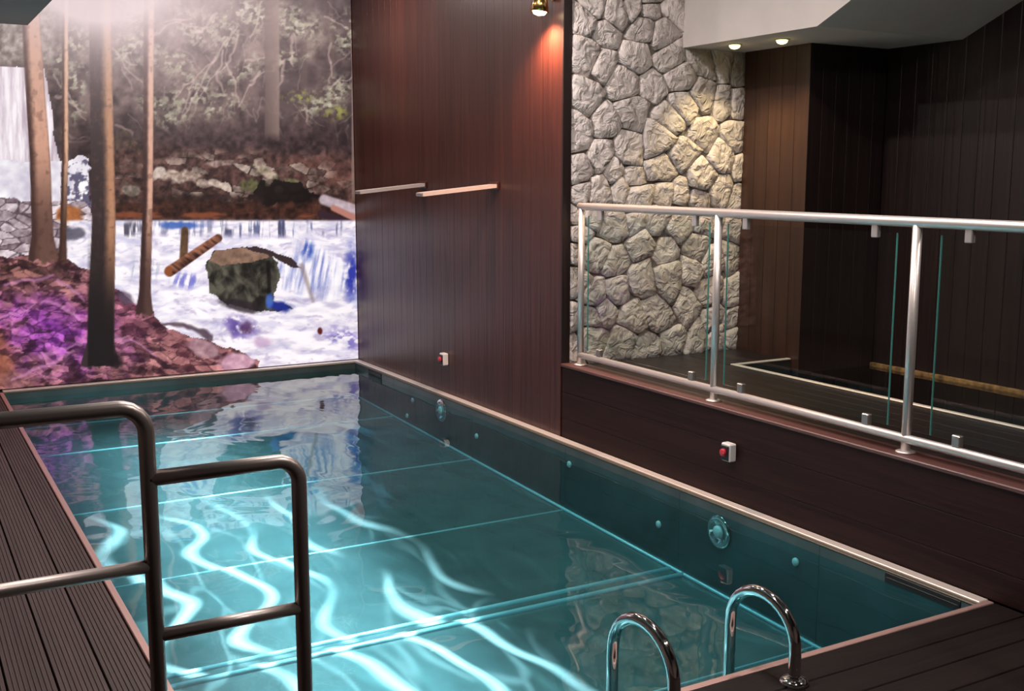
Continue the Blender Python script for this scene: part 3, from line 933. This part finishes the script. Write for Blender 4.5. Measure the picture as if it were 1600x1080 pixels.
def vnoise(x, y, s=0):
    ix, iy = np.floor(x), np.floor(y)
    fx, fy = x - ix, y - iy
    fx = fx * fx * (3 - 2 * fx); fy = fy * fy * (3 - 2 * fy)
    a = hash2(ix, iy, s); b_ = hash2(ix + 1, iy, s); c = hash2(ix, iy + 1, s); d = hash2(ix + 1, iy + 1, s)
    return a + (b_ - a) * fx + (c - a) * fy + (a - b_ - c + d) * fx * fy


def fbm(x, y, s=0, o=4):
    t = 0; a = .5; tot = 0
    for k in range(o):
        t = t + a * vnoise(x, y, s + k * 3.1); tot += a
        x = x * 2.03 + 5.2; y = y * 2.03 + 1.3; a *= .5
    return t / tot


def cells(x, y, s=0):
    """nearest jittered lattice point: its random tone and how far the cell edge is"""
    ix, iy = np.floor(x), np.floor(y)
    d1 = np.full(x.shape, 9.0); d2 = np.full(x.shape, 9.0); idv = np.zeros(x.shape)
    for ox in (-1, 0, 1):
        for oy in (-1, 0, 1):
            cx, cy = ix + ox, iy + oy
            px_ = cx + hash2(cx, cy, s); py_ = cy + hash2(cx, cy, s + 5.5)
            d = (x - px_) ** 2 + (y - py_) ** 2
            t = hash2(cx, cy, s + 9.1)
            new = d < d1
            d2 = np.where(new, d1, np.minimum(d2, d))
            idv = np.where(new, t, idv)
            d1 = np.where(new, d, d1)
    return idv, np.sqrt(d2) - np.sqrt(d1)


def sst(a, b_, x):
    t = np.clip((x - a) / (b_ - a), 0, 1)
    return t * t * (3 - 2 * t)


def paint(x, y):
    """colour (sRGB 0..1) of the print at picture coordinates x right, y down (0..560 x 0..610)"""
    N = x.shape[0]
    c = np.zeros((N, 3))

    def lay(mask, col):
        nonlocal c
        col = np.array(col, float)
        if col.ndim == 1: col = col[None, :] / 255.0
        m_ = np.clip(mask, 0, 1)[:, None]
        c = c * (1 - m_) + col * m_

    def mixc(a, b_, t):
        a = np.array(a, float) / 255; b_ = np.array(b_, float) / 255
        return a[None, :] * (1 - t[:, None]) + b_[None, :] * t[:, None]

    def ell(cx, cy, rx, ry, soft=.35, wob=.35, ang=0, s=1):
        dx, dy = x - cx, y - cy
        ca, sa = math.cos(ang), math.sin(ang)
        u = (dx * ca + dy * sa) / rx; v = (-dx * sa + dy * ca) / ry
        d = np.sqrt(u * u + v * v) + (fbm(x / 14, y / 14, s, 3) - .5) * 2 * wob
        return 1 - sst(1 - soft, 1 + soft * .3, d)

    wx = (fbm(x / 30, y / 30, 91, 3) - .5) * 22; wy = (fbm(x / 30, y / 30, 95, 3) - .5) * 22

    def wseg(x0, y0, x1, y1, w0, w1, soft=1.2):
        dx, dy = x1 - x0, y1 - y0
        t = np.clip(((x + wx - x0) * dx + (y + wy - y0) * dy) / (dx * dx + dy * dy), 0, 1)
        d = np.hypot(x + wx - x0 - dx * t, y + wy - y0 - dy * t)
        wv = w0 + (w1 - w0) * t
        return 1 - sst(wv - soft * .5, wv + soft, d)

    def seg(x0, y0, x1, y1, w0, w1, soft=1.2):
        dx, dy = x1 - x0, y1 - y0
        L2 = dx * dx + dy * dy
        t = np.clip(((x - x0) * dx + (y - y0) * dy) / L2, 0, 1)
        d = np.hypot(x - x0 - dx * t, y - y0 - dy * t)
        wv = w0 + (w1 - w0) * t
        return 1 - sst(wv - soft * .5, wv + soft, d)

    def poly(pts, wob=0.0, ws=18, s=2, soft=False):
        X = x + (fbm(x / ws, y / ws, s, 3) - .5) * 2 * wob
        Y = y + (fbm(x / ws, y / ws, s + 9, 3) - .5) * 2 * wob
        ins = np.zeros(N, bool)
        n = len(pts)
        for i in range(n):
            (ax, ay), (bx, by) = pts[i], pts[(i + 1) % n]
            if ay == by: continue
            cond = ((ay > Y) != (by > Y)) & (X < (bx - ax) * (Y - ay) / (by - ay) + ax)
            ins ^= cond
        return ins.astype(float)

    n_lo = fbm(x / 60, y / 60, 1); n_md = fbm(x / 22, y / 22, 4); n_hi = fbm(x / 7, y / 7, 7, 3)
    # forest backdrop
    t = np.clip(n_md * 1.5 - .3 + (n_hi - .5) * .5, 0, 1)
    lay(np.ones(N), mixc((40, 30, 31), (122, 100, 96), t))
    lay(sst(.45, .75, n_lo) * .5, (52, 40, 44))
    # distant vertical trunks, faint
    for (tx, w_, dark) in ((330, 7, (88, 70, 70)), (365, 5, (80, 62, 62)), (470, 6, (72, 58, 56)), (515, 4, (84, 66, 62)), (275, 6, (110, 88, 86))):
        lay((1 - sst(w_ * .6, w_, np.abs(x - tx - 4 * np.sin(y / 90)))) * (1 - sst(150, 230, y)) * .6, dark)
    # foliage sprays
    fol = [(290, 150, 60, 30, -.5), (320, 45, 80, 34, .3), (400, 25, 90, 30, .1), (205, 70, 40, 50, .4), (270, 95, 60, 22, .5), (345, 165, 40, 24, -.2),
           (205, 20, 40, 40, 0), (500, 160, 45, 26, -.4), (520, 145, 28, 34, .5), (250, 170, 45, 22, .5), (380, 110, 45, 18, -.5), (470, 40, 60, 28, .4),
           (285, 185, 36, 14, -.3), (120, 60, 26, 40, 0), (118, 140, 22, 50, 0), (90, 95, 26, 30, 0), (440, 95, 50, 18, -.4), (540, 50, 26, 40, 0)]
    sp_hi = fbm(x / 5 + y / 11, y / 5, 21, 3)
    for k, (cx, cy, rx, ry, an) in enumerate(fol):
        m_ = ell(cx, cy, rx, ry, .9, .5, an, 30 + k)
        tex = sst(.42, .64, fbm(x / 6.5 + k, y / 5.5, 40 + k, 3))
        lay(m_ * tex * .85, mixc((118, 116, 90), (208, 204, 182), np.clip(sp_hi * 1.4 - .2, 0, 1)))
    for (cx, cy, rx, ry) in ((200, 232, 30, 26), (215, 262, 24, 22), (185, 250, 16, 20), (525, 178, 28, 14), (470, 152, 30, 12)):
        m_ = ell(cx, cy, rx, ry, .8, .5, 0, cx)
        lay(m_ * sst(.4, .62, fbm(x / 6, y / 6, cx, 3)) * .9, mixc((88, 92, 38), (176, 172, 92), n_hi))
    # pale bare branches
    rs = random.Random(5)
    brs = [(352, 60, 300, 128), (330, 90, 285, 190), (372, 55, 318, 150), (345, 80, 350, 150), (440, 95, 395, 130), (410, 118, 370, 165), (380, 96, 440, 98),
           (440, 98, 432, 140), (320, 40, 230, 55), (365, 40, 350, 75), (300, 128, 275, 150), (300, 130, 290, 175), (350, 100, 372, 165), (460, 60, 455, 105),
           (84, 120, 135, 190), (90, 150, 138, 178), (100, 205, 138, 212), (106, 218, 140, 222), (172, 72, 220, 128), (176, 82, 212, 100), (180, 200, 215, 225),
           (410, 0, 395, 60), (500, 20, 540, 48), (520, 130, 556, 112), (480, 170, 490, 200), (336, 20, 300, 70), (256, 40, 300, 30), (515, 70, 515, 125)]
    for k, (ax, ay, bx, by) in enumerate(brs):
        mx_, my_ = (ax + bx) / 2 + rs.uniform(-7, 7), (ay + by) / 2 + rs.uniform(-7, 7)
        for q in ((ax, ay, mx_, my_, 1.6, 1.2), (mx_, my_, bx, by, 1.2, .7)):
            lay(wseg(*q, 1.6) * .50, (188, 162, 154))
    for k in range(60):
        ax, ay = rs.uniform(180, 550), rs.uniform(0, 200)
        a = rs.uniform(.6, 2.4); L = rs.uniform(15, 45)
        lay(wseg(ax, ay, ax + L * math.cos(a), ay + L * math.sin(a), 1.0, .5, 1.4) * .28, (180, 156, 150))
    # dark understory
    lay(sst(175, 225, y + (n_md - .5) * 60) * (1 - sst(300, 330, y)) * .75 * sst(90, 130, x), mixc((22, 15, 18), (74, 52, 54), np.clip(n_hi * 1.3 - .2, 0, 1)))
    # hazy trunk
    lay((1 - sst(10, 13, np.abs(x - 424))) * (1 - sst(205, 222, y)) * .85, mixc((82, 66, 64), (128, 106, 98), np.clip((x - 412) / 24, 0, 1)))
    # slope and rocks
    m_ = sst(226, 250, y + (n_md - .5) * 30 - (x - 400) * .03) * sst(120, 180, x)
    lay(m_, mixc((34, 22, 22), (104, 72, 66), np.clip(n_hi * 1.5 - .25, 0, 1)))
    lay(ell(500, 262, 70, 22, .6, .4, .2, 3) * .6, mixc((84, 50, 44), (124, 84, 74), n_hi))
    rid, red = cells((x + wx * .5) / 24, (y + wy * .4 - x * .06) / 11, 301)
    rmask = ell(370, 278, 190, 44, .7, .35, 0, 302) * sst(.45, .62, hash2(np.floor(rid * 97), rid * 0, 3))
    lay(rmask * sst(.03, .12, red), mixc((66, 52, 48), (206, 186, 172), np.clip(rid * .9 + (n_hi - .5) * .9, 0, 1)))
    lay(rmask * (1 - sst(.02, .10, red)) * .8, (22, 15, 16))
    for (cx, cy, rx, ry, an, ca, cb) in ((276, 276, 36, 12, .10, (128, 106, 94), (222, 202, 188)), (246, 271, 13, 10, 0, (176, 158, 146), (228, 212, 202)),
                                         (345, 255, 26, 6, -.1, (96, 76, 70), (170, 146, 138)), (338, 288, 15, 6, .3, (150, 130, 118), (212, 194, 182)),
                                         (420, 272, 28, 10, .5, (84, 76, 56), (186, 168, 150)), (436, 297, 8, 6, 0, (170, 156, 120), (206, 194, 166)),
                                         (400, 292, 28, 10, .1, (44, 46, 28), (104, 100, 66)), (455, 288, 15, 10, .3, (70, 70, 42), (140, 128, 100)),
                                         (205, 298, 18, 8, 0, (82, 74, 64), (150, 132, 122))):
        lay(ell(cx, cy, rx, ry, .35, .55, an, cx) * .92, mixc(ca, cb, np.clip(n_hi * 2.0 - .45, 0, 1)))
    lay(poly([(372, 314), (404, 290), (430, 284), (470, 288), (508, 314), (470, 324), (400, 322)], 14, 12) * .92, (18, 13, 13))
    lay(ell(300, 312, 120, 10, .7, .5, 0, 77) * .85, mixc((22, 14, 14), (60, 40, 36), n_hi))
    lay(sst(312, 320, y + (n_md - .5) * 22) * (1 - sst(336, 345, y)) * sst(170, 186, x), mixc((30, 18, 17), (78, 46, 36), np.clip(n_hi * 1.6 - .3, 0, 1)))
    lay(sst(329, 334, y + (n_md - .5) * 8) * (1 - sst(338, 344, y)) * sst(170, 186, x) * sst(.40, .66, fbm(x / 30, y / 8, 303, 3)) * .75, (142, 76, 48))
    lay(seg(505, 312, 556, 330, 7, 9, 3), mixc((150, 130, 140), (206, 190, 196), n_hi))
    lay(seg(520, 325, 556, 342, 4, 5, 2), (176, 120, 108))
    lay(seg(500, 334, 556, 352, 5, 5, 2), (52, 34, 44))
    # left: trees above the fall, the tall fall, foam, rocks
    lay((1 - sst(95, 108, y + (n_md - .5) * 16)) * (1 - sst(76, 92, x)) * .9, mixc((84, 74, 66), (190, 176, 168), np.clip(n_hi * 1.6 - .3, 0, 1)))
    fall = poly([(-400, 104), (66, 104), (76, 140), (84, 210), (96, 268), (96, 300), (-400, 300)], 4)
    st_ = fbm(x / 4.5, y / 46, 12, 4)
    lay(fall, mixc((186, 168, 182), (250, 243, 248), np.clip(st_ * 2.1 - .40, 0, 1)))
    foam = poly([(-400, 262), (60, 252), (140, 246), (140, 300), (120, 330), (-400, 322)], 10)
    lay(foam, mixc((196, 188, 206), (252, 250, 252), np.clip(n_md * 2 - .4, 0, 1)))
    lay(poly([(96, 262), (140, 250), (140, 318), (100, 330)], 8) * sst(.44, .6, n_hi), (92, 86, 112))
    rk = poly([(-400, 318), (60, 312), (140, 320), (140, 400), (-400, 402)], 8)
    lid, led = cells((x + wx * .5) / 26, (y + wy * .5 + x * .1) / 12, 311)
    lay(rk, mixc((104, 84, 92), (236, 222, 228), np.clip(lid * .9 + (n_hi - .5) * .9, 0, 1)))
    lay(rk * (1 - sst(.02, .14, led)) * .75, (56, 40, 48))
    lay(ell(108, 335, 24, 16, .3, .3, 0, 5), mixc((126, 66, 30), (196, 128, 82), n_hi))
    # the stream
    wz = sst(342, 347, y) * sst(96, 108, x + (n_md - .5) * 20)
    wt = fbm(x / 26, y / 9, 15, 4)
    lay(wz, mixc((196, 190, 214), (250, 244, 248), np.clip(wt * 2.4 - .45, 0, 1)))
    lay(wz * sst(.56, .74, fbm((x + wx) / 40 - y / 60, (y + wy) / 7, 321, 4)) * .45, (178, 174, 212))
    lay(wz * sst(.62, .76, fbm((x + wx) / 16, (y + wy) / 6, 325, 3)) * .40, (150, 138, 178))
    lip = sst(340, 345, y) * (1 - sst(362, 374, y + (n_md - .5) * 8)) * sst(130, 150, x)
    sk_ = fbm(x / 3.6, y / 40, 18, 3)
    lay(lip * sst(.46, .70, sk_) * sst(.30, .52, fbm(x / 18, y / 22, 331, 2)) * (.55 + .4 * sst(330, 350, x)), mixc((50, 46, 68), (126, 136, 186), n_md))
    lay(ell(284, 352, 34, 7, .5, .4, 0, 19) * .85, (52, 88, 168))
    lay(ell(112, 366, 20, 12, .4, .4, 0, 23) * .8, (70, 66, 80))
    lay(ell(200, 358, 22, 12, .6, .4, 0, 24) * sst(.4, .6, sk_), (84, 80, 96))
    # second fall around the boulder
    f2 = ell(490, 425, 72, 44, .6, .3, .1, 25)
    s2 = fbm((x + (y - 400) * .18) / 5, y / 46, 28, 4)
    lay(f2 * .85, mixc((112, 122, 190), (250, 246, 250), np.clip(s2 * 2.6 - .62, 0, 1)))
    lay(ell(548, 430, 14, 52, .7, .3, 0, 26) * sst(.36, .6, fbm(x / 10, y / 16, 29, 3)), (52, 60, 160))
    lay(ell(480, 392, 16, 20, .7, .4, 0, 27) * sst(.4, .58, s2), (56, 84, 172))
    lay(ell(290, 438, 26, 14, .6, .4, 0, 31) * sst(.4, .6, s2) * .8, (96, 96, 188))
    lay(ell(225, 425, 30, 28, .8, .4, 0, 32) * sst(.45, .6, s2) * .6, (140, 150, 176))
    lay(seg(470, 415, 488, 470, 3, 1.5, 4) * .6, (128, 110, 110))
    # log and stump
    lay(seg(288, 360, 286, 402, 5.5, 6, 1.5), mixc((58, 40, 30), (120, 88, 64), n_hi))
    lay(seg(264, 424, 340, 372, 8, 6, 1.5), mixc((48, 26, 22), (158, 104, 80), np.clip(fbm((x + y * 1.4) / 24, (y * 1.4 - x) / 5, 81, 3) * 1.5 - .25 - ((y - 424) + (x - 264) * .684) / 14 * .5, 0, 1)))
    lay(ell(263, 423, 6, 8, .3, .1, 0, 6), (140, 76, 40))
    # boulder
    bl = poly([(322, 412), (334, 392), (372, 388), (412, 390), (434, 408), (434, 440), (424, 470), (452, 478), (456, 486), (400, 486), (350, 474), (326, 456)], 5)
    lay(bl, mixc((30, 28, 26), (92, 88, 76), np.clip(fbm((x + wx) / 11, (y + wy) / 13, 33, 4) * 2.4 - .75 + (x < 345) * .12, 0, 1)))
    lay(poly([(326, 408), (336, 392), (372, 388), (410, 392), (420, 402), (380, 412), (350, 414)], 3), mixc((96, 74, 62), (168, 132, 112), n_hi))
    lay(poly([(378, 388), (400, 384), (455, 402), (470, 420), (452, 416), (425, 400)], 3), (58, 44, 46))
    lay(seg(418, 410, 420, 462, 3, 2, 2) * .8, (18, 16, 18))
    lay(ell(376, 478, 46, 10, .4, .3, .2, 34) * .8, (40, 32, 38))
    lay(ell(436, 478, 22, 9, .5, .3, .1, 35), (32, 44, 132))
    lay(ell(420, 470, 8, 14, .5, .3, .1, 36) * .8, (70, 110, 200))
    # violet hollows in the foam
    lay(ell(374, 512, 30, 18, .7, .5, .1, 37) * sst(.34, .6, n_hi + .1), mixc((74, 56, 120), (150, 130, 206), n_md))
    lay(ell(384, 512, 12, 10, .5, .3, 0, 38) * .7, (78, 44, 78))
    lay(ell(410, 534, 16, 9, .6, .4, 0, 39) * .7, (186, 150, 186))
    lay(ell(540, 528, 42, 18, .8, .5, .3, 41) * sst(.4, .62, fbm(x / 9, y / 6, 44, 3)), mixc((86, 74, 160), (170, 156, 216), n_md))
    lay(ell(556, 470, 16, 14, .8, .4, 0, 42) * .4, (150, 160, 210))
    lay(ell(499, 517, 4.5, 6.5, .4, .1, 0, 43), (92, 34, 34))
    # foreground bank
    bank = poly([(-400, 396), (40, 402), (92, 398), (135, 420), (180, 452), (236, 488), (262, 516), (322, 530), (372, 548), (404, 562), (398, 592), (340, 640), (-400, 640)], 6)
    b1 = fbm(x / 15 + y / 26, y / 9 - x / 30, 51, 4)
    b2 = fbm(x / 9 - y / 18, y / 6 + x / 24, 57, 3)
    bid, bed = cells((x + wx * .9 + y * .5) / 26, (y + wy * .9 - x * .28) / 10, 341)
    bi2, be2 = cells((x - wx * .8 - y * .5) / 17, (y + wy * .6 + x * .35) / 8, 347)
    tone = np.clip(bid * .75 + bi2 * .25 + (b1 - .5) * .9, 0, 1)
    base = mixc((52, 28, 34), (206, 140, 140), tone)
    lay(bank, base)
    pur = ell(85, 520, 120, 72, 1.0, .4, .2, 52)
    lay(bank * pur * .95, mixc((84, 24, 104), (222, 110, 240), np.clip(tone * .9 + (b2 - .5) * .7, 0, 1)))
    pk_ = ell(200, 480, 90, 60, 1.0, .4, .4, 53)
    lay(bank * pk_ * .5, mixc((92, 36, 64), (212, 120, 164), np.clip(tone * .9 + (b2 - .5) * .7, 0, 1)))
    lay(bank * ell(40, 430, 90, 34, .9, .5, .1, 54) * .65, mixc((38, 24, 22), (150, 100, 88), tone))
    lay(bank * ell(-5, 560, 28, 50, .8, .4, 0, 55) * .8, mixc((120, 62, 46), (206, 128, 96), n_hi))
    lay(bank * ell(300, 555, 90, 34, .8, .4, .2, 56) * .7, mixc((92, 46, 58), (222, 156, 150), tone))
    lay(bank * (1 - sst(.02, .16, bed)) * sst(.38, .62, n_md) * .6, (34, 16, 28))
    lay(bank * sst(.60, .72, fbm(x / 16 + y / 30, y / 7, 61, 3)) * .6, (36, 16, 28))
    lay(bank * ell(370, 566, 30, 16, .3, .2, 0, 62), mixc((170, 122, 146), (226, 186, 200), n_hi))
    lay(bank * ell(318, 545, 30, 14, .3, .3, .3, 63) * .8, mixc((140, 104, 116), (206, 172, 180), n_hi))
    for (ax, ay, bx, by) in ((20, 592, 118, 548), (60, 560, 130, 535), (0, 500, 60, 470), (70, 470, 128, 500), (180, 520, 250, 560), (90, 440, 130, 470), (10, 450, 80, 432)):
        lay(bank * wseg(ax, ay, bx, by, 2.2, 1.0, 2.5) * .55, (206, 140, 190))
    lay(wseg(236, 500, 330, 525, 2, 3, 3) * .7, (40, 18, 30))
    lay(ell(195, 465, 18, 10, .5, .3, .5, 64) * .8, (86, 72, 92))

    # near trunks
    def trunk(pl, pr, ybot, lit, dark, flare=0, litw=.45, fade=0.6):
        ys_ = [p[1] for p in pl]
        xl = np.interp(y, ys_, [p[0] for p in pl]); xr = np.interp(y, [p[1] for p in pr], [p[0] for p in pr])
        fl_ = flare * sst(ybot - 40, ybot, y)
        xl = xl - fl_; xr = xr + fl_
        ins = sst(-1, .8, x - xl) * sst(-1, .8, xr - x) * (1 - sst(ybot - 2, ybot + 6, y + (n_hi - .5) * 20))
        u = np.clip((x - xl) / np.maximum(xr - xl, 1), 0, 1)
        bark = fbm(x / 4, y / 9, 71, 3) * .7 + fbm(x / 16, y / 3.2, 73, 3) * .3
        knot = sst(.66, .74, fbm(x / 9 + pl[0][0], y / 11, 75, 2)) * .3
        tt = sst(1 - litw - .18, 1 - litw + .2, u) * (1 - .35 * sst(.9, 1.0, u))
        tt = np.clip(tt + (bark - .5) * .5, 0, 1) * (1 - fade * sst(ybot - 190, ybot - 40, y))
        lay(ins, mixc(dark, lit, tt * (1 - knot)))
    trunk([(33, -100), (34, 40), (46, 250), (50, 400)], [(60, -100), (62, 40), (78, 250), (84, 400)], 404, (204, 152, 128), (66, 44, 40), 6, .75, .75)
    trunk([(97, -100), (96, 250), (92, 410)], [(106, -100), (106, 250), (102, 410)], 408, (214, 166, 136), (62, 40, 34), 2, .6, .9)
    trunk([(136, -100), (138, 0), (143, 350), (134, 575)], [(171, -100), (172, 0), (180, 340), (177, 575)], 570, (178, 128, 98), (54, 42, 43), 8, .38, .98)
    trunk([(223, -100), (224, 0), (223, 300), (215, 495)], [(240, -100), (240, 0), (238, 300), (234, 495)], 492, (208, 160, 138), (58, 38, 36), 4, .55, .85)
    lay(sst(330, 520, y) * (1 - sst(18, 23, np.abs(x - 157))) * (y < 572) * .8, (24, 17, 18))
    lay((1 - sst(2.2, 3.4, np.abs(x - 551))) * (1 - sst(300, 330, y)) * .7, (140, 116, 106))
    lay(ell(182, 562, 12, 14, .5, .3, 0, 66) * .8, (26, 16, 20))
    # sun haze at the top, printed
    gl = np.exp(-(((x - 165) / 175) ** 2 + ((y + 60) / 150) ** 2))
    gl2 = np.exp(-(((x - 130) / 90) ** 2 + ((y + 30) / 70) ** 2))
    gl3 = np.exp(-(((x - 300) / 290) ** 2 + ((y + 20) / 190) ** 2)) * .40
    h_ = np.clip(gl * .72 + gl2 * .42 + gl3, 0, .95)[:, None]
    c = c * (1 - h_) + np.array([[240, 220, 222]]) / 255 * h_
    return np.clip(c, 0, 1)


PX0, PX1, PZ0, PZ1 = XLW + .02, XW - .004, .010, ZC - .005
nx_, nz_ = 640, 440
gx = np.linspace(PX0, PX1, nx_ + 1); gz = np.linspace(PZ0, PZ1, nz_ + 1)
GX, GZ = np.meshgrid(gx, gz)
gxf, gzf = GX.ravel(), GZ.ravel()
# where a spot of the print lies in the printed picture (picture units; the print is a flat sheet)
vx, vy, vz = gxf, np.full_like(gxf, YF), gzf - CAM_H
den = vx * fw.x + vy * fw.y + vz * fw.z
pu = 800 + FPX * (vx * rt.x + vy * rt.y) / den
pv = 540 - FPX * (vx * up.x + vy * up.y + vz * up.z) / den
colr = paint(pu, pv)
lin = np.where(colr <= .04045, colr / 12.92, ((colr + .055) / 1.055) ** 2.4)
nv = len(gxf)
ii, jj = np.meshgrid(np.arange(nx_), np.arange(nz_))
q0 = (jj * (nx_ + 1) + ii).ravel()
faces = np.stack([q0, q0 + 1, q0 + nx_ + 2, q0 + nx_ + 1], 1).astype(np.int32)
me = bpy.data.meshes.new('print_sheet')
me.vertices.add(nv)
co = np.stack([gxf, np.full(nv, YF - .018), gzf], 1).astype(np.float32)
me.vertices.foreach_set('co', co.ravel())
me.loops.add(faces.size)
me.loops.foreach_set('vertex_index', faces.ravel())
me.polygons.add(len(faces))
me.polygons.foreach_set('loop_start', np.arange(0, faces.size, 4, dtype=np.int32))
me.update(calc_edges=True)
at = me.color_attributes.new('print', 'FLOAT_COLOR', 'POINT')
rgba = np.ones((nv, 4), np.float32); rgba[:, :3] = lin
at.data.foreach_set('color', rgba.ravel())
m, nt, b_ = nmat('print')
a_ = node(nt, 'ShaderNodeAttribute', attribute_name='print')
dk = node(nt, 'ShaderNodeMixRGB', blend_type='MULTIPLY'); dk.inputs[0].default_value = 1.0; dk.inputs[2].default_value = (.30, .30, .30, 1)
lk(nt, a_.outputs['Color'], dk.inputs[1]); lk(nt, dk.outputs[0], b_.inputs['Base Color'])
lk(nt, a_.outputs['Color'], b_.inputs['Emission Color'])
b_.inputs['Emission Strength'].default_value = 0.92
b_.inputs['Roughness'].default_value = 0.45
b_.inputs['Specular IOR Level'].default_value = 0.25
me.materials.append(m)
mu = thing('wall_mural', 'backlit wall print of a forest waterfall with tall trunks and violet leaves', 'mural', ((PX0 + PX1) / 2, YF - .01, PZ0))
po_ = bpy.data.objects.new('print_sheet', me)
COL.objects.link(po_); po_.parent = mu; po_.matrix_parent_inverse = parent_inv(mu)
b = M(); b.box(PX0, PX1, YF - .017, YF + .0195, PZ0, PZ1); b.build('light_box', 'white_plastic', mu)
